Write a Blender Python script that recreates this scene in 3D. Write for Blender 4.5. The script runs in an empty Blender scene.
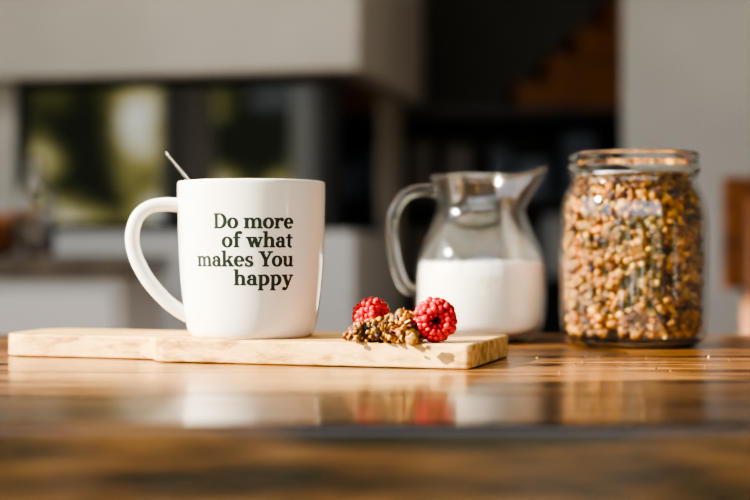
import bpy, bmesh, math, random
import numpy as np
from mathutils import Vector, Matrix
random.seed(7); rng=np.random.default_rng(7)
F=1458.0; CAMZ=0.8216; TOP=0.75; BT=0.7652
scene=bpy.context.scene
scene.view_settings.look='AgX - High Contrast'
def PX(px,D): return (px-375)/F*D
def PZ(py,D): return CAMZ+(250-py)/F*D

# ---------------- materials ----------------
def mat(name,col=(.8,.8,.8),rough=.5,metal=0,**kw):
    m=bpy.data.materials.new(name); m.use_nodes=True
    b=m.node_tree.nodes['Principled BSDF']
    b.inputs['Base Color'].default_value=(*col,1); b.inputs['Roughness'].default_value=rough
    b.inputs['Metallic'].default_value=metal
    for k,v in kw.items(): b.inputs[k.replace('_',' ')].default_value=v
    return m
def N(m,t,**kw):
    n=m.node_tree.nodes.new(t)
    for k,v in kw.items(): setattr(n,k,v)
    return n
def L(m,a,b): m.node_tree.links.new(a,b)
def ramp(m,stops):
    r=N(m,'ShaderNodeValToRGB'); e=r.color_ramp.elements
    while len(e)<len(stops): e.new(.5)
    for i,(p,c) in enumerate(stops): e[i].position=p; e[i].color=(*c,1)
    return r
def noisy(name,c1,c2,scale=5,rough=.7,bump=0.0,stretch=(1,1,1),detail=6,**kw):
    m=mat(name,c1,rough,**kw); b=m.node_tree.nodes['Principled BSDF']
    tc=N(m,'ShaderNodeTexCoord'); mp=N(m,'ShaderNodeMapping'); mp.inputs['Scale'].default_value=stretch
    nz=N(m,'ShaderNodeTexNoise'); nz.inputs['Scale'].default_value=scale; nz.inputs['Detail'].default_value=detail
    L(m,tc.outputs['Object'],mp.inputs[0]); L(m,mp.outputs[0],nz.inputs['Vector'])
    r=ramp(m,[(.35,c1),(.65,c2)]); L(m,nz.outputs['Fac'],r.inputs[0]); L(m,r.outputs[0],b.inputs['Base Color'])
    if bump:
        bp=N(m,'ShaderNodeBump'); bp.inputs['Strength'].default_value=bump; bp.inputs['Distance'].default_value=.002
        L(m,nz.outputs['Fac'],bp.inputs['Height']); L(m,bp.outputs[0],b.inputs['Normal'])
    return m

def wood(name,stops,planks=0,rough=(.2,.4),grain=6,stretch=(1.2,14,14),bump=.15,coat=0.0,rot=0):
    m=mat(name,(.4,.2,.1),.4); b=m.node_tree.nodes['Principled BSDF']
    tc=N(m,'ShaderNodeTexCoord'); mp=N(m,'ShaderNodeMapping'); mp.inputs['Scale'].default_value=stretch
    mp.inputs['Rotation'].default_value=(0,0,rot)
    L(m,tc.outputs['Object'],mp.inputs[0]); vec=mp.outputs[0]
    if planks:
        sx=N(m,'ShaderNodeSeparateXYZ'); L(m,tc.outputs['Object'],sx.inputs[0])
        mu=N(m,'ShaderNodeMath',operation='MULTIPLY'); mu.inputs[1].default_value=planks; L(m,sx.outputs[1],mu.inputs[0])
        fl=N(m,'ShaderNodeMath',operation='FLOOR'); L(m,mu.outputs[0],fl.inputs[0])
        wn=N(m,'ShaderNodeTexWhiteNoise',noise_dimensions='1D'); L(m,fl.outputs[0],wn.inputs['W'])
        va=N(m,'ShaderNodeVectorMath',operation='SCALE'); L(m,wn.outputs['Color'],va.inputs[0]); va.inputs['Scale'].default_value=9
        ad=N(m,'ShaderNodeVectorMath',operation='ADD'); L(m,mp.outputs[0],ad.inputs[0]); L(m,va.outputs[0],ad.inputs[1]); vec=ad.outputs[0]
    n1=N(m,'ShaderNodeTexNoise'); n1.inputs['Scale'].default_value=grain; n1.inputs['Detail'].default_value=8; n1.inputs['Distortion'].default_value=.6
    L(m,vec,n1.inputs['Vector'])
    n2=N(m,'ShaderNodeTexNoise'); n2.inputs['Scale'].default_value=grain*5; n2.inputs['Detail'].default_value=4
    L(m,vec,n2.inputs['Vector'])
    ma=N(m,'ShaderNodeMath',operation='MULTIPLY_ADD'); L(m,n2.outputs['Fac'],ma.inputs[0]); ma.inputs[1].default_value=.35
    L(m,n1.outputs['Fac'],ma.inputs[2])
    sb=N(m,'ShaderNodeMath',operation='SUBTRACT'); L(m,ma.outputs[0],sb.inputs[0]); sb.inputs[1].default_value=.175
    r=ramp(m,stops); L(m,sb.outputs[0],r.inputs[0])
    col=r.outputs[0]
    if planks:
        hs=N(m,'ShaderNodeHueSaturation'); L(m,col,hs.inputs['Color'])
        mr=N(m,'ShaderNodeMapRange'); L(m,wn.outputs['Value'],mr.inputs[0]); mr.inputs[3].default_value=.75; mr.inputs[4].default_value=1.25
        L(m,mr.outputs[0],hs.inputs['Value']); col=hs.outputs[0]
    L(m,col,b.inputs['Base Color'])
    rr=N(m,'ShaderNodeMapRange'); L(m,sb.outputs[0],rr.inputs[0]); rr.inputs[1].default_value=.3; rr.inputs[2].default_value=.7
    rr.inputs[3].default_value=rough[0]; rr.inputs[4].default_value=rough[1]; L(m,rr.outputs[0],b.inputs['Roughness'])
    bp=N(m,'ShaderNodeBump'); bp.inputs['Strength'].default_value=bump; bp.inputs['Distance'].default_value=.001
    L(m,sb.outputs[0],bp.inputs['Height']); L(m,bp.outputs[0],b.inputs['Normal'])
    b.inputs['Coat Weight'].default_value=coat; b.inputs['Coat Roughness'].default_value=.12
    return m

M_table=wood('table_wood',[(.36,(.022,.009,.003)),(.44,(.09,.037,.011)),(.54,(.21,.095,.026)),(.68,(.42,.21,.065))],planks=7.5,coat=.5,rough=(.22,.40),stretch=(1.3,12,12),grain=5,bump=.6)
M_board=wood('board_wood',[(.32,(.38,.20,.065)),(.5,(.66,.42,.165)),(.7,(.78,.55,.26))],rough=(.5,.65),stretch=(4,45,45),grain=3,bump=.2,rot=.3)
M_cer=mat('white_ceramic',(.82,.82,.80),.12,Coat_Weight=.4,Coat_Roughness=.05)
M_ink=mat('print_ink',(.008,.020,.015),.35)
M_steel=mat('steel',(.7,.7,.7),.15,1)
M_coffee=mat('coffee',(.08,.03,.012),.1)
M_milk=mat('milk',(.88,.87,.83),.3,Subsurface_Weight=.3,Subsurface_Scale=.01)
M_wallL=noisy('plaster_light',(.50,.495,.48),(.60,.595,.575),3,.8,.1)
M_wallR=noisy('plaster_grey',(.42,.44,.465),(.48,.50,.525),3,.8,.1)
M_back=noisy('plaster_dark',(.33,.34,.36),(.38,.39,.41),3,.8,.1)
M_ceil=noisy('ceiling_white',(.7,.7,.69),(.75,.75,.74),3,.9)
M_floor=wood('floor_wood',[(.3,(.12,.07,.04)),(.6,(.22,.13,.07))],planks=6,rough=(.4,.5),stretch=(1,8,8),grain=3)
M_blk=mat('black_metal',(.012,.012,.014),.35,.5)
M_dark=noisy('dark_laminate',(.04,.047,.06),(.06,.067,.08),4,.5)
M_stair=wood('stair_wood',[(.3,(.30,.10,.03)),(.6,(.60,.25,.08))],rough=(.4,.6),stretch=(2,10,10),grain=4)
M_cab=noisy('cabinet_paint',(.58,.60,.63),(.63,.65,.68),2,.5)
M_ctop=noisy('counter_stone',(.09,.075,.065),(.14,.12,.10),20,.3)
M_chair=wood('chair_wood',[(.3,(.16,.06,.025)),(.6,(.32,.13,.05))],rough=(.3,.5),stretch=(3,3,12),grain=4)
M_frame=mat('window_frame_paint',(.25,.25,.26),.4)

def thin_glass(name,tint=(.993,.996,.996),f0=.07,f1=.85,pwv=3.5,rg=.025):
    m=bpy.data.materials.new(name); m.use_nodes=True; nt=m.node_tree; nt.nodes.clear()
    o=N(m,'ShaderNodeOutputMaterial'); tr=N(m,'ShaderNodeBsdfTransparent'); tr.inputs[0].default_value=(*tint,1)
    gl=N(m,'ShaderNodeBsdfGlossy'); gl.inputs['Roughness'].default_value=rg
    lw=N(m,'ShaderNodeLayerWeight'); lw.inputs[0].default_value=.5
    pw=N(m,'ShaderNodeMath',operation='POWER'); L(m,lw.outputs['Facing'],pw.inputs[0]); pw.inputs[1].default_value=pwv
    mr=N(m,'ShaderNodeMapRange'); L(m,pw.outputs[0],mr.inputs[0]); mr.inputs[3].default_value=f0; mr.inputs[4].default_value=f1
    mx=N(m,'ShaderNodeMixShader'); L(m,mr.outputs[0],mx.inputs[0]); L(m,tr.outputs[0],mx.inputs[1]); L(m,gl.outputs[0],mx.inputs[2])
    L(m,mx.outputs[0],o.inputs[0]); return m
M_glass=thin_glass('clear_glass')
M_solidglass=mat('solid_glass',(.97,.98,.98),.0,Transmission_Weight=1.0,IOR=1.45)

def vcol_mat(name,rough=.6,**kw):
    m=mat(name,(.5,.3,.1),rough,**kw); b=m.node_tree.nodes['Principled BSDF']
    a=N(m,'ShaderNodeAttribute'); a.attribute_name='Col'
    nz=N(m,'ShaderNodeTexNoise'); nz.inputs['Scale'].default_value=600
    tc=N(m,'ShaderNodeTexCoord'); L(m,tc.outputs['Object'],nz.inputs['Vector'])
    mr=N(m,'ShaderNodeMapRange'); L(m,nz.outputs['Fac'],mr.inputs[0]); mr.inputs[1].default_value=.3; mr.inputs[2].default_value=.7; mr.inputs[3].default_value=.5; mr.inputs[4].default_value=1.25
    n3=N(m,'ShaderNodeTexNoise'); n3.inputs['Scale'].default_value=60; n3.inputs['Detail'].default_value=3; L(m,tc.outputs['Object'],n3.inputs['Vector'])
    m3=N(m,'ShaderNodeMapRange'); L(m,n3.outputs['Fac'],m3.inputs[0]); m3.inputs[1].default_value=.40; m3.inputs[2].default_value=.6; m3.inputs[3].default_value=.38; m3.inputs[4].default_value=1.1
    mm=N(m,'ShaderNodeMath',operation='MULTIPLY'); L(m,mr.outputs[0],mm.inputs[0]); L(m,m3.outputs[0],mm.inputs[1])
    vm=N(m,'ShaderNodeVectorMath',operation='SCALE'); L(m,a.outputs['Color'],vm.inputs[0]); L(m,mm.outputs[0],vm.inputs['Scale'])
    L(m,vm.outputs[0],b.inputs['Base Color'])
    bp=N(m,'ShaderNodeBump'); bp.inputs['Strength'].default_value=.6; bp.inputs['Distance'].default_value=.0008
    L(m,nz.outputs['Fac'],bp.inputs['Height']); L(m,bp.outputs[0],b.inputs['Normal'])
    return m
M_gran=vcol_mat('granola_mix',.45)
M_rasp=mat('raspberry_flesh',(.56,.006,.012),.30,Subsurface_Weight=.12,Subsurface_Scale=.002,Coat_Weight=.2)
M_rasp.node_tree.nodes['Principled BSDF'].inputs['Subsurface Radius'].default_value=(1,.12,.12)
M_raspin=mat('raspberry_core',(.20,.003,.006),.6)
M_hair=mat('raspberry_style',(.6,.3,.15),.5)

# ---------------- mesh helpers ----------------
def obj(name,verts,faces,material=None,parent=None,smooth=False,loc=None):
    me=bpy.data.meshes.new(name); me.from_pydata([tuple(v) for v in verts],[],faces); me.update()
    o=bpy.data.objects.new(name,me); scene.collection.objects.link(o)
    if material: me.materials.append(material)
    if smooth: me.polygons.foreach_set('use_smooth',[True]*len(me.polygons))
    if parent: o.parent=parent
    if loc is not None: o.location=loc
    return o
def empty(name,loc=(0,0,0),rz=0):
    e=bpy.data.objects.new(name,None); scene.collection.objects.link(e); e.location=loc; e.rotation_euler=(0,0,rz); e.empty_display_size=.05
    return e
def fixn(o):
    bm=bmesh.new(); bm.from_mesh(o.data); bmesh.ops.recalc_face_normals(bm,faces=bm.faces); bm.to_mesh(o.data); bm.free()
def boxdata(x0,x1,y0,y1,z0,z1):
    v=[(x0,y0,z0),(x1,y0,z0),(x1,y1,z0),(x0,y1,z0),(x0,y0,z1),(x1,y0,z1),(x1,y1,z1),(x0,y1,z1)]
    f=[(0,3,2,1),(4,5,6,7),(0,1,5,4),(1,2,6,5),(2,3,7,6),(3,0,4,7)]
    return v,f
def box(name,x0,x1,y0,y1,z0,z1,material,parent=None,bevel=0):
    v,f=boxdata(min(x0,x1),max(x0,x1),min(y0,y1),max(y0,y1),min(z0,z1),max(z0,z1)); o=obj(name,v,f,material,parent)
    if bevel:
        b=o.modifiers.new('b','BEVEL'); b.width=bevel; b.segments=3
    return o
def boxes(name,lst,material,parent=None,bevel=0):
    V=[];Fc=[]
    for b in lst:
        v,f=boxdata(*b); n=len(V); V+=v; Fc+=[tuple(i+n for i in q) for q in f]
    o=obj(name,V,Fc,material,parent)
    if bevel:
        m=o.modifiers.new('b','BEVEL'); m.width=bevel; m.segments=2
    return o
def prism(name,pts,z0,z1,material,parent=None,bevel=0,seg=3):
    n=len(pts); V=[(x,y,z0) for x,y in pts]+[(x,y,z1) for x,y in pts]
    Fc=[tuple(range(n))[::-1],tuple(range(n,2*n))]+[(i,(i+1)%n,(i+1)%n+n,i+n) for i in range(n)]
    o=obj(name,V,Fc,material,parent); fixn(o)
    if bevel:
        b=o.modifiers.new('b','BEVEL'); b.width=bevel; b.segments=seg; b.limit_method='ANGLE'; b.angle_limit=math.radians(40); 
    return o
def catmull(P,n=8):
    P=[np.array(p,float) for p in P]; out=[]
    Q=[2*P[0]-P[1]]+P+[2*P[-1]-P[-2]]
    for i in range(1,len(Q)-2):
        for k in range(n):
            t=k/n; a,b,c,d=Q[i-1],Q[i],Q[i+1],Q[i+2]
            out.append(.5*((2*b)+(-a+c)*t+(2*a-5*b+4*c-d)*t*t+(-a+3*b-3*c+d)*t**3))
    out.append(P[-1]); return out
def revolve(name,prof,material,parent=None,seg=96,deform=None,smooth=True,closed=False):
    V=[];Fc=[];idx=[]
    for r,z in prof:
        if r<1e-6: idx.append([len(V)]); V.append((0,0,z))
        else:
            row=[]
            for k in range(seg):
                a=2*math.pi*k/seg; row.append(len(V)); p=(r*math.cos(a),r*math.sin(a),z)
                if deform: p=deform(p,a)
                V.append(p)
            idx.append(row)
    prs=list(zip(idx[:-1],idx[1:]))
    if closed: prs.append((idx[-1],idx[0]))
    for A,B in prs:
        if len(A)==1 and len(B)==1: continue
        for k in range(seg):
            k2=(k+1)%seg
            if len(A)==1: Fc.append((A[0],B[k],B[k2]))
            elif len(B)==1: Fc.append((A[k],A[k2],B[0]))
            else: Fc.append((A[k],A[k2],B[k2],B[k]))
    o=obj(name,V,Fc,material,parent,smooth); fixn(o); return o
def sweep(name,path,rads,material,parent=None,side=(0,1,0),seg=20,pw=2.0):
    P=[np.array(p,float) for p in path]; S=np.array(side,float); n=len(P); V=[];Fc=[]
    for i,p in enumerate(P):
        t=P[min(i+1,n-1)]-P[max(i-1,0)]; t/=np.linalg.norm(t)
        nn=np.cross(t,S); nn/=np.linalg.norm(nn); bb=np.cross(nn,t)
        u=i/(n-1)*(len(rads)-1); j=min(int(u),len(rads)-2); w=u-j
        a=rads[j][0]*(1-w)+rads[j+1][0]*w; b=rads[j][1]*(1-w)+rads[j+1][1]*w
        for k in range(seg):
            th=2*math.pi*k/seg; c,s=math.cos(th),math.sin(th)
            c=math.copysign(abs(c)**(2/pw),c); s=math.copysign(abs(s)**(2/pw),s)
            V.append(p+nn*a*c+bb*b*s)
    for i in range(n-1):
        for k in range(seg): Fc.append((i*seg+k,i*seg+(k+1)%seg,(i+1)*seg+(k+1)%seg,(i+1)*seg+k))
    Fc.append(tuple(range(seg))[::-1]); Fc.append(tuple(range((n-1)*seg,n*seg)))
    o=obj(name,V,Fc,material,parent,True); fixn(o); return o

def ico(sub):
    bm=bmesh.new(); bmesh.ops.create_icosphere(bm,subdivisions=sub,radius=1); bm.verts.ensure_lookup_table()
    v=np.array([x.co[:] for x in bm.verts]); f=np.array([[q.index for q in x.verts] for x in bm.faces]); bm.free(); return v,f
ICO1=ico(1); ICO2=ico(2)
def randrot():
    q=rng.normal(size=4); q/=np.linalg.norm(q); w,x,y,z=q
    return np.array([[1-2*(y*y+z*z),2*(x*y-z*w),2*(x*z+y*w)],[2*(x*y+z*w),1-2*(x*x+z*z),2*(y*z-x*w)],[2*(x*z-y*w),2*(y*z+x*w),1-2*(x*x+y*y)]])
PAL=[((.60,.26,.035),(1,.8,.65),5),((.80,.41,.065),(1,.85,.5),4.6),((.92,.58,.14),(1,.8,.35),2.0),((.36,.125,.018),(1,.8,.7),4),((.15,.045,.014),(1,.7,.6),1.8),((.06,.02,.04),(1,.7,.6),1.2),((.95,.74,.34),(1,.7,.3),.6)]
PW=np.array([p[2] for p in PAL]); PW=PW/PW.sum()
def chunks(name,items,material,parent=None,tmpl=ICO2,jit=.22):
    tv,tf=tmpl; nv=len(tv); VV=[];FF=[];CC=[]
    for i,(p,r) in enumerate(items):
        k=rng.choice(len(PAL),p=PW)
        if r>.0050: k=rng.choice([0,1,3])
        col,sc,_=PAL[k]
        v=tv*(1+rng.normal(0,jit,size=(nv,1)))*np.array(sc)*r
        v=v@randrot().T+np.array(p); VV.append(v); FF.append(tf+i*nv)
        c=np.clip(np.array(col)*rng.uniform(.7,1.2),0,1); CC.append(np.tile([*c,1],(nv,1)))
    V=np.concatenate(VV);Fa=np.concatenate(FF);C=np.concatenate(CC)
    me=bpy.data.meshes.new(name); me.vertices.add(len(V)); me.vertices.foreach_set('co',V.ravel())
    me.loops.add(len(Fa)*3); me.loops.foreach_set('vertex_index',Fa.ravel()); me.polygons.add(len(Fa))
    me.polygons.foreach_set('loop_start',np.arange(0,len(Fa)*3,3)); me.update(calc_edges=True)
    a=me.color_attributes.new('Col','FLOAT_COLOR','POINT'); a.data.foreach_set('color',C.ravel())
    me.polygons.foreach_set('use_smooth',[True]*len(Fa))
    me.materials.append(material); o=bpy.data.objects.new(name,me); scene.collection.objects.link(o)
    if parent: o.parent=parent
    return o

# ---------------- table ----------------
tb=empty('wooden_table',(0,0,0))
TY0,TY1=.60,1.235
npl=5; w=(TY1-TY0)/npl
for i in range(npl):
    g=.0004
    box('plank_%d'%(i+1),-1.0,1.05,TY0+i*w+g,TY0+(i+1)*w-g,TOP-.045,TOP,M_table,tb,bevel=(.004 if i==0 else .0012))
box('apron_front',-.9,.95,TY0+.05,TY0+.07,TOP-.13,TOP-.045,M_table,tb)
box('apron_rear',-.9,.95,TY1-.07,TY1-.05,TOP-.13,TOP-.045,M_table,tb)
for i,(x,y) in enumerate([(-.93,TY0+.04),(.9,TY0+.04),(-.93,TY1-.11),(.9,TY1-.11)]):
    box('leg_%d'%(i+1),x,x+.07,y,y+.07,0,TOP-.045,M_table,tb,bevel=.004)

# ---------------- cutting board ----------------
C0=np.array([.0568,.870]); u=np.array([-.9557,.2943]); v=np.array([.2943,.9557])
def bp(a,b): return tuple(C0+u*a+v*b)
def arcp(ca,cb,r,a0,a1,n=6): return [bp(ca+r*math.cos(math.radians(a0+(a1-a0)*i/n)),cb+r*math.sin(math.radians(a0+(a1-a0)*i/n))) for i in range(n+1)]
W=.112; Lb=.210; Lh=.331
out=[]
out+=arcp(.004,.004,.004,180,270)
out+=arcp(Lb-.010,.010,.010,270,335)
out+=[bp(Lb+.006,.0155),bp(Lb+.016,.0178),bp(Lb+.06,.018)]
out+=arcp(Lh-.018,.018+.018,.018,270,360)
out+=arcp(Lh-.018,.090-.018,.018,0,90)
out+=[bp(Lb+.06,.090),bp(Lb+.016,.0905),bp(Lb+.006,.093)]
out+=arcp(Lb-.012,W-.012,.012,25,90)
out+=arcp(.004,W-.004,.004,90,180)
bo=prism('cutting_board',out,TOP+.0002,BT,M_board,None,bevel=.0016)

# ---------------- mug ----------------
MC=(-.081,.957); mug=empty('coffee_mug',(MC[0],MC[1],BT))
YB=336.3
MP=[(.038,0),(.0403,.0022),(.0422,.007),(.0440,.016),(.0459,.032),(.0472,.05),(.0480,.07),(.0484,.09),(.0484,.1000)]
sm=catmull(MP,6)
zs=[p[1] for p in sm]; rs=[p[0] for p in sm]
def mugr(z): return float(np.interp(z,zs,rs))
outer=[(0,.002),(.034,.002),(.035,0)]+[tuple(p) for p in sm]
lip=[(.0480,.1009),(.0472,.1012),(.0463,.1008),(.0459,.0998)]
inner=[(mugr(z)-.0028,z) for z in np.linspace(.092,.012,16)]+[(.036,.007),(.03,.005),(0,.005)]
revolve('body',outer+lip+inner,M_cer,mug,128)
revolve('coffee_liquid',[(0,.078),(mugr(.078)-.003,.078)],M_coffee,mug,64)
hp=[(183,206),(165,205),(149,208),(137.5,219),(133,238),(137,258),(148,279),(163,297),(176,308),(189,316)]
hpath=catmull([((x-251)/1527,0,(YB-y)/1527) for x,y in hp],8)
rot=math.radians(8)
hpath=[(p[0]*math.cos(rot),p[0]*math.sin(rot),p[2]) for p in hpath]
sweep('handle',hpath,[(.0050,.0085),(.0044,.0080),(.0046,.0075),(.0048,.0075),(.0048,.0078),(.0050,.0085)],M_cer,mug,side=(-math.sin(rot),math.cos(rot),0),pw=2.5,seg=24)

# --- lettering ---
def arc(cx,cy,rx,ry,icx,icy,irx,iry,a0,a1,n=22):
    q=[]
    for i in range(n+1):
        a=math.radians(a0+(a1-a0)*i/n); q.append(((cx+rx*math.cos(a),cy+ry*math.sin(a)),(icx+irx*math.cos(a),icy+iry*math.sin(a))))
    return [ (q[i][0],q[i+1][0],q[i+1][1],q[i][1]) for i in range(n)]
def rc(x0,y0,x1,y1):
    n=max(1,int(abs(x1-x0)/1.5)); return [((x0+(x1-x0)*i/n,y0),(x0+(x1-x0)*(i+1)/n,y0),(x0+(x1-x0)*(i+1)/n,y1),(x0+(x1-x0)*i/n,y1)) for i in range(n)]
def dg(x0,y0,x1,y1,w):
    n=5; q=[]
    for i in range(n):
        a=i/n;b=(i+1)/n; xa=x0+(x1-x0)*a;xb=x0+(x1-x0)*b;ya=y0+(y1-y0)*a;yb=y0+(y1-y0)*b
        q.append(((xa,ya),(xa+w,ya),(xb+w,yb),(xb,yb)))
    return q
def ball(x,y,r): return arc(x,y,r,r,x,y,.01,.01,0,360,12)
S=1.25
def stem(x,y0,y1,w=2.6,sb=True,st=False):
    q=rc(x,y0,x+w,y1)
    if sb: q+=rc(x-1.1,y0,x+w+1.1,y0+S)
    if st: q+=rc(x-1.3,y1-S,x+w-.5,y1)
    return q
def arch(x):
    return arc(x+5.3,6.2,3.5,4.1,x+4.4,6.2,1.8,2.6,0,165)
G={}
G['D']=(stem(1.3,0,14.6)+rc(0.2,14.6-S,4,14.6)+rc(3.5,0,6,1.35)+rc(3.5,13.25,6,14.6)+arc(6,7.3,7,7.3,6,7.3,4,5.95,-90,90),13.8)
G['o']=(arc(5.2,5.1,5.1,5.3,5.2,5.1,2.3,4.1,0,360,32),11)
G['m']=(stem(1.3,0,10,st=True)+arch(1.3)+stem(7.5,0,6.3)+arch(7.5)+stem(13.7,0,6.3),18)
G['r']=(stem(1.3,0,10,st=True)+arc(6.6,6,3.2,4.2,6.9,6,2.6,2.9,70,175)+ball(7.6,8.6,1.6),9.6)
G['e']=(arc(5,5.1,4.9,5.3,5.1,5.1,2.1,4.1,0,320,28)+rc(2.3,4.7,9.4,5.9),10.4)
G['f']=(stem(1.8,0,11.5)+rc(0,8.8,6.6,10)+arc(5.2,11.3,3.4,4.3,5.8,11.3,1.4,3.1,60,180)+ball(6.8,14.1,1.5),7.2)
G['w']=(dg(.9,10,4.2,0,2.8)+dg(4.6,0,7.3,9.3,1.3)+dg(6.4,10,9.6,0,2.8)+dg(10.2,0,13.3,9.5,1.3)+rc(-.2,8.8,4.8,10)+rc(5.4,8.8,9.4,10)+rc(11.6,8.8,15.4,10),15.8)
G['h']=(stem(1.3,0,15.4,st=True)+arch(1.3)+stem(7.5,0,6.3),12)
G['a']=(rc(6,1,8.6,6.5)+arc(4.9,6.5,3.7,3.9,4.4,6.5,1.6,2.8,0,150)+ball(2.3,7.9,1.4)+arc(4.2,3,4,3.2,4.6,3.1,1.8,2.1,50,330)+rc(4,5,7,6)+rc(7,0,9.8,1.2),10.4)
G['t']=(rc(1.9,2.5,4.5,12.6)+rc(0,8.8,6.9,10)+arc(4.8,2.8,2.9,3,5.6,2.8,1.1,1.7,180,300),7.6)
G['k']=(stem(1.3,0,15.4,st=True)+dg(3.8,4.2,8.2,9.5,1.5)+dg(5,6.2,8.4,0,3)+rc(6.4,8.8,11,10)+rc(7,0,12,1.2),12)
G['s']=(arc(4,7.3,3.4,2.9,4.5,7.5,1.6,1.7,60,262)+arc(4.1,2.8,3.7,3,3.7,2.7,1.6,1.8,-130,85)+rc(5.9,6.8,7,10)+rc(.5,0,1.6,3.3)+dg(2,5.2,4.5,3.6,2.6),8.4)
G['Y']=(dg(1,14.6,5.2,6.2,3)+dg(6.6,6.2,10.6,14,1.5)+rc(5.3,0,8,7)+rc(3.8,0,9.6,S)+rc(-.2,14.6-S,5.6,14.6)+rc(8.6,14.6-S,13.6,14.6),12.6)
G['u']=(rc(1.3,3.8,3.9,10)+rc(0,8.8,2,10)+arc(4.8,3.8,3.5,4,5.7,3.8,1.8,2.6,180,345)+rc(7.5,0,10.1,10)+rc(6.2,8.8,8,10)+rc(9,0,11.4,1.2),12)
G['p']=(stem(1.3,-5,10,st=True)+arc(5.7,5,5,5.3,5.2,5,2.5,4,-140,140,28),11.6)
G['y']=(dg(.9,10,4.6,0,2.9)+dg(4.3,-3,9.2,9.5,1.4)+rc(-.2,8.8,5,10)+rc(7.4,8.8,11.6,10)+arc(3.2,-2.2,2.4,2.8,3.0,-2,1.5,1.6,250,345)+ball(2.2,-3.5,1.5),11.4)
G[' ']=([],4.8)
lines=[('Do more',214,293,228.3),('of what',222,292.5,247.3),('makes You',198,293,266.5),('happy',234,292,285.3)]
unit=.0106/1.6/10*.98
V=[];Fc=[]
for txt,xa,xb,yb in lines:
    total=sum(G[c][1] for c in txt)
    z0=PZ(yb,MC[1]-.0475)-BT
    R=mugr(z0)
    def px2arc(px):
        X=(px-375)/F
        best=min(np.linspace(-1.4,1.4,2801),key=lambda t:abs((MC[0]+R*math.sin(t))/(MC[1]-R*math.cos(t))-X)); return best
    ta,tb_=px2arc(xa),px2arc(xb); k=(tb_-ta)/(total-.4)
    x=0
    for c in txt:
        for q in G[c][0]:
            for oi,(ox,oy) in enumerate(((-.32,-.2),(.32,-.2),(.32,.2),(-.32,.2))):
                n=len(V)
                for (gx,gy) in q:
                    t=ta+(x+gx+ox)*k; z=z0+(gy+oy)*unit; r=mugr(z)+.00010+.00001*oi
                    V.append((r*math.sin(t),-r*math.cos(t),z))
                Fc.append((n,n+1,n+2,n+3))
        x+=G[c][1]
obj('lettering',V,Fc,M_ink,mug)

# spoon
sp=empty('teaspoon',(MC[0],MC[1],BT))
tip=np.array([(162-251)/1527,.014,(YB-151.0)/1527]); rimp=np.array([-.0415,.0125,.1012]); d=rimp-tip; d/=np.linalg.norm(d)
pts=[tip+d*t for t in np.linspace(0,.098,24)]
sweep('handle',pts,[(.0008,.0016),(.0012,.0040),(.001,.0034),(.0010,.0026),(.001,.0018),(.0011,.0018)],M_steel,sp,side=(.25,-1,.1),seg=16)
bc=tip+d*.11; V=[];Fc=[]
sd=np.cross(d,[0,1,0]); sd/=np.linalg.norm(sd); b2=np.cross(d,sd)
n=16
for i in range(n+1):
    for j in range(n+1):
        a=(i/n*2-1); b_=(j/n*2-1); rx=.017*a; wy=.010*math.sqrt(max(0,1-a*a))*b_
        V.append(bc+d*rx+b2*wy+sd*(.004*(1-a*a)*(1-b_*b_)))
for i in range(n):
    for j in range(n): Fc.append((i*(n+1)+j,i*(n+1)+j+1,(i+1)*(n+1)+j+1,(i+1)*(n+1)+j))
so=obj('bowl',V,Fc,M_steel,sp,True); m=so.modifiers.new('s','SOLIDIFY'); m.thickness=.0008

# ---------------- raspberries ----------------
def raspberry(name,loc,axis,s=1.0,lie=0):
    e=empty(name,loc)
    prof=[(.0040,.0016),(.0074,.0002),(.0106,.0022),(.0120,.0058),(.0121,.0096),(.0110,.0135),(.0089,.0170),(.0059,.0198),(.0022,.0212)]
    ax=Vector(axis).normalized(); Rm=np.array(Vector((0,0,1)).rotation_difference(ax).to_matrix())
    tv,tf=ICO2; VV=[];FF=[];k=0
    for i,(r,z) in enumerate(prof):
        n=max(3,int(round(2*math.pi*r/.0038)))
        ph=rng.uniform(0,6)
        for j in range(n):
            a=2*math.pi*j/n+ph+rng.normal(0,.09)
            rr=r*(1+rng.normal(0,.02)); dr=.00262*(1+rng.normal(0,.08))*(.75 if i==0 else 1)
            p=np.array([rr*math.cos(a),rr*math.sin(a),z-.0106+rng.normal(0,.0004)])*s
            sc=np.array([1+rng.normal(0,.06),1+rng.normal(0,.06),1+rng.normal(0,.06)])
            vv=(tv*sc*dr*s+p)@Rm.T; VV.append(vv); FF.append(tf+k*len(tv)); k+=1
    V=np.concatenate(VV); Fa=np.concatenate(FF)
    o=obj('drupelets',V.tolist(),[tuple(f) for f in Fa.tolist()],M_rasp,e,True)
    mm=o.modifiers.new('s','SUBSURF'); mm.levels=1; mm.render_levels=1
    core=[(0,.012),(.002,.010),(.0026,.002),(.0055,.0005),(.009,.0012),(.0115,.0068),(.0112,.011),(.0092,.0160),(.0055,.0192),(0,.0205)]
    o=revolve('core',[(r*s,(z-.0106)*s) for r,z in core],M_raspin,e,32)
    for vtx in o.data.vertices: vtx.co=Vector(tuple(Rm@np.array(vtx.co[:])))
    VV=[];FF=[]
    for i in range(60):
        a=rng.uniform(0,2*math.pi); j=rng.integers(1,6); r,z=prof[j]
        dirv=np.array([math.cos(a),math.sin(a),(z-.008)*40*.5]); dirv/=np.linalg.norm(dirv)
        p0=np.array([r*math.cos(a),r*math.sin(a),z-.0106])*s; p1=p0+dirv*.0042*s+rng.normal(0,.0006,3)
        t=np.cross(dirv,[0,0,1]); t/=np.linalg.norm(t); n=len(VV); wv=.00009
        VV+=[Rm@(p0-t*wv),Rm@(p0+t*wv),Rm@p1]; FF.append((n,n+1,n+2))
    obj('styles',VV,FF,M_hair,e)
    return e
raspberry('raspberry',(.0362,.8925,BT+.0140),(-.12,1,.06),.97)
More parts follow.
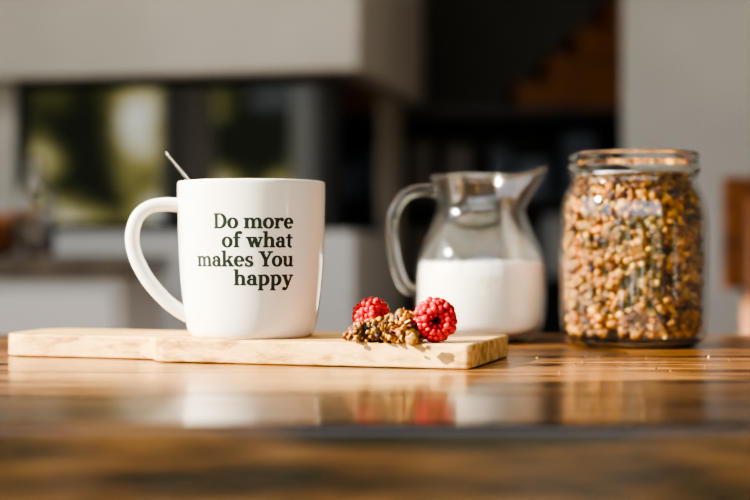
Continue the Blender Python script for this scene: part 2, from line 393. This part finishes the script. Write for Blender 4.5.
raspberry('raspberry',(PX(370,.935),.935,BT+.0132),(-.75,.45,-.12),.90)

# granola pile on board
items=[]
def pile(px,big):
    cx=PX(px,.893)
    hmax=np.interp(px,[343,352,370,385,400,412,421],[.003,.011,.013,.014,.020,.018,.005])
    yy=.893+rng.normal(0,.0055)+(382-px)*.00020
    h=hmax*max(0,1-((yy-.893)/.02)**2)*rng.random()**.7
    r=rng.uniform(.0034,.0050) if big else rng.uniform(.0012,.0030)
    if big: h=min(h,hmax-.003)
    return ((cx,yy,BT+max(h,r*.8)),r)
for i in range(24): items.append(pile(rng.uniform(350,413),True))
for i in range(620): items.append(pile(rng.triangular(343,382,422),False))
chunks('granola_cluster',items,M_gran)
items=[]
for i in range(30):
    x=rng.uniform(.09,.28); y=rng.uniform(.84,1.06)
    if (x-.193)**2+(y-1.10)**2<.066**2 or (x-.084)**2+(y-1.165)**2<.06**2: continue
    r=rng.uniform(.0004,.0012); items.append(((x,y,TOP+r*.6),r))
chunks('granola_crumbs',items,M_gran,tmpl=ICO1)

# ---------------- milk jug ----------------
jug=empty('milk_jug',(.083,1.146,TOP)); jug.scale=(.98,.98,.965)
JP=[(.0415,.0008),(.0455,.004),(.0500,.0125),(.0522,.026),(.0528,.040),(.0522,.056),(.0495,.070),(.0450,.083),(.0395,.095),(.0360,.1045),(.0352,.110),(.0362,.118),(.0385,.126),(.0402,.132)]
js=catmull(JP,6); jz=[p[1] for p in js]; jr=[p[0] for p in js]
def jrr(z): return float(np.interp(z,jz,jr))
SPA=math.radians(-8)
def spout(p,a):
    z=p[2]
    if z<.100: return p
    s=min(1,(z-.100)/.032); s=s*s*(3-2*s)
    da=(a-SPA+math.pi)%(2*math.pi)-math.pi
    wv=math.exp(-(da/.42)**2)
    squeeze=-.0035*math.exp(-((abs(da)-.95)/.4)**2)*s
    push=.0130*wv*s**1.3+squeeze
    return (p[0]+push*math.cos(a)*1.0,p[1]+push*math.sin(a)*(.75),z+.0075*wv*s*s)
th=.0022
outer=[(0,.0025),(.034,.0025),(.037,0.0003)]+[tuple(p) for p in js]
lip=[(.0402,.1334),(.0394,.1342),(.0384,.1340),(.0378,.1325)]
inn=[(jrr(z)-th,z) for z in np.linspace(.128,.012,40)]+[(.044,.008),(.038,.006),(0,.006)]
revolve('glass_body',outer+lip+inn,M_glass,jug,128,spout)
ML=.0645
milk=[(0,.0063),(.037,.0063),(.0435,.0085)]+[(jrr(z)-th-.0002,z) for z in np.linspace(.013,ML,20)]+[(jrr(ML)-th-.002,ML-.0006),(0,ML-.0008)]
revolve('milk',milk,M_milk,jug,96)
bead=[(.0394+.0013*math.cos(t),.1334+.0013*math.sin(t)) for t in np.linspace(0,2*math.pi,10,endpoint=False)]
revolve('rim_bead',bead,M_solidglass,jug,128,spout,closed=True)
hp=[(-.0365,0,.121),(-.046,0,.123),(-.060,0,.1185),(-.0695,0,.105),(-.0715,0,.088),(-.0695,0,.070),(-.0655,0,.054),(-.0600,0,.044),(-.0545,0,.041)]
ra=math.radians(6)
hpp=[(p[0]*math.cos(ra),p[0]*math.sin(ra),p[2]) for p in catmull(hp,8)]
sweep('handle',hpp,[(.005,.007),(.0048,.0065),(.0048,.006),(.0048,.006),(.0048,.006),(.0048,.006)],M_solidglass,jug,side=(0,1,0),seg=20)

# ---------------- granola jar ----------------
jar=empty('granola_jar',(.193,1.090,TOP)); jar.scale=(.980,.980,.958)
AP=[(.0455,.0008),(.0510,.0035),(.0548,.010),(.0562,.022),(.0566,.045),(.0566,.090),(.0560,.104),(.0538,.115),(.0505,.122),(.0484,.127),(.0480,.131)]
as_=catmull(AP,6); az=[p[1] for p in as_]; ar=[p[0] for p in as_]
def arr(z): return float(np.interp(z,az,ar))
th=.0028
outer=[(0,.004),(.036,.004),(.041,0.0002)]+[tuple(p) for p in as_]
inn=[(arr(z)-th,z) for z in np.linspace(.130,.012,40)]+[(.047,.0085),(.04,.007),(0,.007)]
revolve('glass_body',outer+[(.0470,.1312),(.0455,.131)]+inn,M_glass,jar,128)
rim=[(.0482,.1314),(.0484,.1335),(.0497,.1350),(.0502,.1375),(.0500,.1405),(.0488,.1425),(.0486,.1445),(.0494,.1462),(.0492,.1490),(.0482,.1500),(.0468,.1498),(.0460,.1480),(.0455,.140),(.0455,.1314)]
revolve('glass_rim',rim,M_solidglass,jar,128,closed=True)
revolve('glass_base',[(0,.0043),(.036,.0043),(.0412,.0006),(.0452,.0012),(.0490,.0030),(.0505,.0060),(.047,.0075),(.04,.0066),(0,.0066)],M_solidglass,jar,96)
def inr(z): return min(arr(min(z,.131))-th,.0455 if z>.128 else 1)
GT=.1325
items=[]
for i in range(2700):
    z=rng.uniform(.0085,GT); r=rng.uniform(.0022,.0050)
    if i<260: r=rng.uniform(.0055,.0082)
    R=inr(z)-r*1.05-.0004-abs(rng.normal(0,.0034)); z=max(z,.0078+r); z=min(z,GT)
    if z<.02: R=min(R,inr(max(z,.012))-r*1.1-.001)
    a=rng.uniform(0,2*math.pi); items.append(((R*math.cos(a),R*math.sin(a),z),r))
for i in range(360):
    rr=.040*math.sqrt(rng.random()); a=rng.uniform(0,2*math.pi); items.append(((rr*math.cos(a),rr*math.sin(a),GT+.001+rng.uniform(-.002,.005)*(1-rr/.05)),rng.uniform(.0025,.0048)))
chunks('granola',items,M_gran,jar,tmpl=ICO2,jit=.13)
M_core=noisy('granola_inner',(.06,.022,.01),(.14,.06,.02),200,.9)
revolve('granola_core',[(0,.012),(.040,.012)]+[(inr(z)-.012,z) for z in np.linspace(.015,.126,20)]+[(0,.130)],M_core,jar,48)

# ---------------- room (rotated 12 deg) ----------------
A=math.radians(12.2); fd=np.array([-math.cos(A),math.sin(A)]); sdv=np.array([math.sin(A),math.cos(A)])
def P(c,a,b): return tuple(np.array(c)+fd*a+sdv*b)
def rect(c,a0,a1,b0,b1): return [P(c,a0,b0),P(c,a1,b0),P(c,a1,b1),P(c,a0,b1)]
K=(PX(340,3.0),3.0)
fp=empty('fireplace')
zt=PZ(74,3.0); zb=PZ(231,3.0)
LW=.72
prism('firebox_back',rect(K,.03,LW,.34,.40),zb+.02,zt,M_blk,fp)
M_fg=mat('fire_glass',(.012,.014,.015),.04)
nt=M_fg.node_tree; g=N(M_fg,'ShaderNodeBsdfGlossy'); g.inputs['Roughness'].default_value=.02; g.inputs[0].default_value=(.95,.97,1,1)
mx=N(M_fg,'ShaderNodeMixShader'); mx.inputs[0].default_value=.13
L(M_fg,nt.nodes['Principled BSDF'].outputs[0],mx.inputs[1]); L(M_fg,g.outputs[0],mx.inputs[2]); L(M_fg,mx.outputs[0],nt.nodes['Material Output'].inputs[0])
prism('glass_front',rect(K,.015,LW-.01,.004,.010),zb+.02,zt-.015,M_fg,fp)
prism('glass_side',rect(K,.004,.010,.015,.38),zb+.02,zt-.015,M_fg,fp)
prism('frame_post',rect(K,0,.025,0,.025),zb,zt,M_blk,fp)
prism('frame_post_left',rect(K,LW-.03,LW,0,.03),zb,zt,M_blk,fp)
prism('frame_top',rect(K,0,LW,-.002,.02),zt-.02,zt,M_blk,fp)
prism('frame_bottom',rect(K,0,LW,-.002,.4),zb,zb+.02,M_blk,fp)
for i in range(3):
    a=.2+.13*i
    p0=P(K,a,.12); p1=P(K,a+.12,.25)
    sweep('log_%d'%i,[(p0[0],p0[1],zb+.06),(p1[0],p1[1],zb+.06)],[(.035,.035),(.035,.035)],M_stair,fp,side=(0,0,1))
K2=P(K,-.05,-.06)
prism('chimney_hood',rect(K2,0,2.4,0,.75),zt+.001,2.6,M_wallL,fp,bevel=.004)
prism('chimney_pier',rect(K,LW+.002,2.35,0,.69),.0,zt,M_wallL,fp)
prism('chimney_back',rect(K,-.0,LW,.42,.69),0,zt,M_wallL,fp)
prism('hearth_plinth',rect(K,-.04,LW,-.05,.41),.0,zb-.001,M_cab,fp,bevel=.003)

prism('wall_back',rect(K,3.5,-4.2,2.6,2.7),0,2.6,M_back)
box('floor',-2.6,3.6,-1.6,7.2,-.05,0,M_floor)
box('ceiling',-2.6,3.6,-1.6,7.2,2.6,2.65,M_ceil)
XW=-2.3
ops=[(-1.5,-.25),(.03,1.5)]
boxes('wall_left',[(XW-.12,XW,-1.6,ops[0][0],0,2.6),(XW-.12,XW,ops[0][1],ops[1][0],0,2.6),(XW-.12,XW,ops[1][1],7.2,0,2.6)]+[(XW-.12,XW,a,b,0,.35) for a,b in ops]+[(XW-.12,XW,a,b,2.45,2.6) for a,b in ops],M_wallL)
for i,(a,b) in enumerate(ops):
    boxes('window_%d'%(1 if i else 3),[(XW-.09,XW-.03,a,a+.05,.35,2.45),(XW-.09,XW-.03,b-.05,b,.35,2.45),(XW-.09,XW-.03,a+.05,b-.05,.35,.41),(XW-.09,XW-.03,a+.05,b-.05,2.39,2.45)],M_frame)
boxes('wall_front',[(-2.6,-1.9,-1.7,-1.6,0,2.6),(2.2,3.6,-1.7,-1.6,0,2.6),(-1.9,2.2,-1.7,-1.6,2.4,2.6),(-1.9,2.2,-1.7,-1.6,0,.1)],M_wallL)
boxes('window_2',[(-1.9,-1.84,-1.68,-1.62,.1,2.4),(2.14,2.2,-1.68,-1.62,.1,2.4),(-1.84,2.14,-1.68,-1.62,.1,.16),(-1.84,2.14,-1.68,-1.62,2.34,2.4),(-.55,-.48,-1.68,-1.62,.16,2.34),(.82,.89,-1.68,-1.62,.16,2.34)],M_frame)
box('wall_right',3.55,3.65,-1.6,7.2,0,2.6,M_wallL)
KR=(PX(622,3.2),3.2)
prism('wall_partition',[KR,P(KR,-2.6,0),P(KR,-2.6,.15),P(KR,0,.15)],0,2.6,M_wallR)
prism('baseboard_partition',[P(KR,0,-.012),P(KR,-2.6,-.012),P(KR,-2.6,-.001),P(KR,0,-.001)],0,.09,M_ceil)

# left kitchen counter
D=2.35
kc=empty('kitchen_counter')
zc=PZ(256,D)
box('countertop',-2.2,PX(132,D),D,D+.45,zc-.035,zc,M_ctop,kc,bevel=.003)
box('cabinet',-2.2,PX(122,D),D+.02,D+.44,.08,zc-.036,M_cab,kc,bevel=.003)
box('cabinet_plinth',-2.2,PX(118,D),D+.06,D+.42,0,.08,M_dark,kc)
for i in range(3): box('cabinet_door_%d'%i,PX(118,D)-.45*(i+1)+.01,PX(118,D)-.45*i-.01,D+.002,D+.019,.12,zc-.06,M_cab,kc,bevel=.002)
wb=revolve('wooden_bowl',[(0,.0),(.05,.0),(.07,.02),(.085,.05),(.09,.075),(.086,.075),(.08,.05),(.065,.025),(.045,.008),(0,.008)],M_chair,None,48); wb.location=(PX(3,D+.3),D+.3,zc+.0005)
bt=revolve('glass_bottle',[(0,.002),(.030,.0),(.034,.004),(.035,.02),(.035,.075),(.032,.09),(.020,.105),(.013,.115),(.012,.135),(.015,.137),(.015,.145),(.010,.145),(.010,.118),(.017,.106),(.029,.09),(.032,.07),(.032,.01),(0,.008)],M_solidglass,None,48); bt.location=(PX(34,D+.05),D+.05,zc+.0005); bt.scale=(1,1,1.1)

# dark shelf unit with boxes
D=4.1
sh=empty('shelf_unit')
x0,x1=PX(392,D),PX(640,D)
zz=[0,.35,PZ(285,D),PZ(205,D),PZ(118,D)]
boxes('frame',[(x0,x0+.03,D,D+.35,0,zz[-1]),(x1-.03,x1,D,D+.35,0,zz[-1]),(x0+.03,x1-.03,D+.32,D+.35,0,zz[-1])]+[(x0+.03,x1-.03,D,D+.319,z-.0,z+.025) for z in zz[1:-1]]+[(x0,x1,D,D+.35,zz[-1]+.001,zz[-1]+.03)],M_dark,sh)
cols=[(.18,.24,.33),(.38,.42,.48),(.12,.16,.23),(.50,.54,.58),(.20,.18,.18)]
cm=[mat('box_paint_%d'%i,c,.6) for i,c in enumerate(cols)]
k=0
for lv in (1,2,3):
    x=x0+.05
    while x<x1-.12:
        wv=random.uniform(.05,.13); h=random.uniform(.10,.19)
        box('storage_box_%d'%k,x,x+wv,D+.01,D+.25,zz[lv]+.026,zz[lv]+.026+h,cm[random.randrange(5)],sh,bevel=.004); k+=1
        x+=wv+random.uniform(.01,.05)
st=empty('staircase')
D=4.55
for i in range(7):
    xs=PX(516+i*30,D); zt_=PZ(92-i*27,D)
    box('tread_%d'%i,xs,xs+.12,D,D+.38,zt_-.0,zt_+.03,M_stair,st,bevel=.003)
    box('riser_%d'%i,xs+.012,xs+.026,D,D+.38,zt_-.08,zt_-.001,M_stair,st)
V=[(PX(516,D),PZ(92,D)-.10)]
for i in range(7): V+=[(PX(516+i*30,D),PZ(92-i*27,D)-.002),(PX(546+i*30,D),PZ(92-i*27,D)-.002)]
V+=[(PX(516+210,D),PZ(92,D)-.10)]
V=[(x,min(z,2.59)) for x,z in V]
n=len(V)
o=obj('stringer',[(x,D-.02,z) for x,z in V]+[(x,D-.001,z) for x,z in V],[tuple(range(n)),tuple(range(n,2*n))[::-1]]+[(i,(i+1)%n,(i+1)%n+n,i+n) for i in range(n)],M_stair,st); fixn(o)

# chair right
ch=empty('wooden_chair')
D=2.25; cx=PX(724,D)
pts=[]
for i in range(13):
    t=i/12*2-1; pts.append((cx+.22+.22*t,D+.05*(1-t*t)))
o_=pts+[(x,y+.018) for x,y in reversed(pts)]
prism('backrest',o_,PZ(290,D)+.0,PZ(176,D),M_chair,ch,bevel=.006)
for i,(x,y,h) in enumerate([(cx+.035,D+.005,PZ(200,D)),(cx+.375,D+.005,PZ(200,D)),(cx+.015,D+.40,.44),(cx+.395,D+.40,.44)]):
    sweep('leg_%d'%i,[(x+.015,y+.02,0.0),(x+.015,y+.02,h)],[(.012,.012),(.014,.014)],M_chair,ch,side=(0,1,0))
prism('seat',[(cx,D+.0),(cx+.43,D+.0),(cx+.45,D+.44),(cx-.02,D+.44)],.44,.47,M_chair,ch,bevel=.008)

# ---------------- light ----------------
sd_=bpy.data.lights.new('sun','SUN'); sd_.energy=18; sd_.angle=math.radians(.6); sd_.color=(1,.88,.69)
so=bpy.data.objects.new('sun',sd_); scene.collection.objects.link(so)
el=math.radians(28); az_=math.radians(74)
ts=Vector((-math.sin(az_)*math.cos(el),-math.cos(az_)*math.cos(el),math.sin(el)))
so.rotation_euler=ts.to_track_quat('Z','Y').to_euler(); so.location=ts*6
cl=empty('added_fill_light',(-.2,1.75,2.6))  # unseen overhead fill, added to brighten the background
box('fill_housing',-.62,.62,-.32,.32,-.04,-.0005,M_ceil,cl)  # made-up casing for the added fill
ld=bpy.data.lights.new('fill_panel','AREA'); ld.shape='RECTANGLE'; ld.size=1.2; ld.size_y=.6; ld.energy=20; ld.color=(1,.98,.95)
lo=bpy.data.objects.new('fill_panel',ld); scene.collection.objects.link(lo); lo.parent=cl; lo.location=(0,0,-.045)

w=bpy.data.worlds.new('outdoors'); scene.world=w; w.use_nodes=True; nt=w.node_tree; bg=nt.nodes['Background']
class WW: node_tree=nt
tc=N(WW,'ShaderNodeTexCoord'); sx=N(WW,'ShaderNodeSeparateXYZ'); L(WW,tc.outputs['Generated'],sx.inputs[0])
nz=N(WW,'ShaderNodeTexNoise'); nz.inputs['Scale'].default_value=20; nz.inputs['Detail'].default_value=5; L(WW,tc.outputs['Generated'],nz.inputs['Vector'])
fo=ramp(WW,[(.42,(.03,.035,.02)),(.50,(.18,.18,.06)),(.57,(.70,.60,.22)),(.66,(1.35,1.4,1.45))]); L(WW,nz.outputs['Fac'],fo.inputs[0])
ad=N(WW,'ShaderNodeMath',operation='MULTIPLY_ADD'); L(WW,nz.outputs['Fac'],ad.inputs[0]); ad.inputs[1].default_value=-.3; L(WW,sx.outputs[2],ad.inputs[2])
sk=ramp(WW,[(0.0,(0,0,0)),(.05,(1,1,1))]); L(WW,ad.outputs[0],sk.inputs[0])
mxc=N(WW,'ShaderNodeMix',data_type='RGBA'); L(WW,sk.outputs[0],mxc.inputs[0]); L(WW,fo.outputs[0],mxc.inputs[6]); mxc.inputs[7].default_value=(.88,.94,1.05,1)
L(WW,mxc.outputs[2],bg.inputs[0]); bg.inputs[1].default_value=2.8

# ---------------- camera ----------------
cd=bpy.data.cameras.new('camera'); cam=bpy.data.objects.new('camera',cd); scene.collection.objects.link(cam)
cam.location=(0,0,CAMZ); cam.rotation_euler=(math.pi/2,0,0); cd.lens=70; cd.sensor_width=36; cd.clip_start=.01
cd.dof.use_dof=True; cd.dof.focus_distance=.905; cd.dof.aperture_fstop=3.8
scene.camera=cam
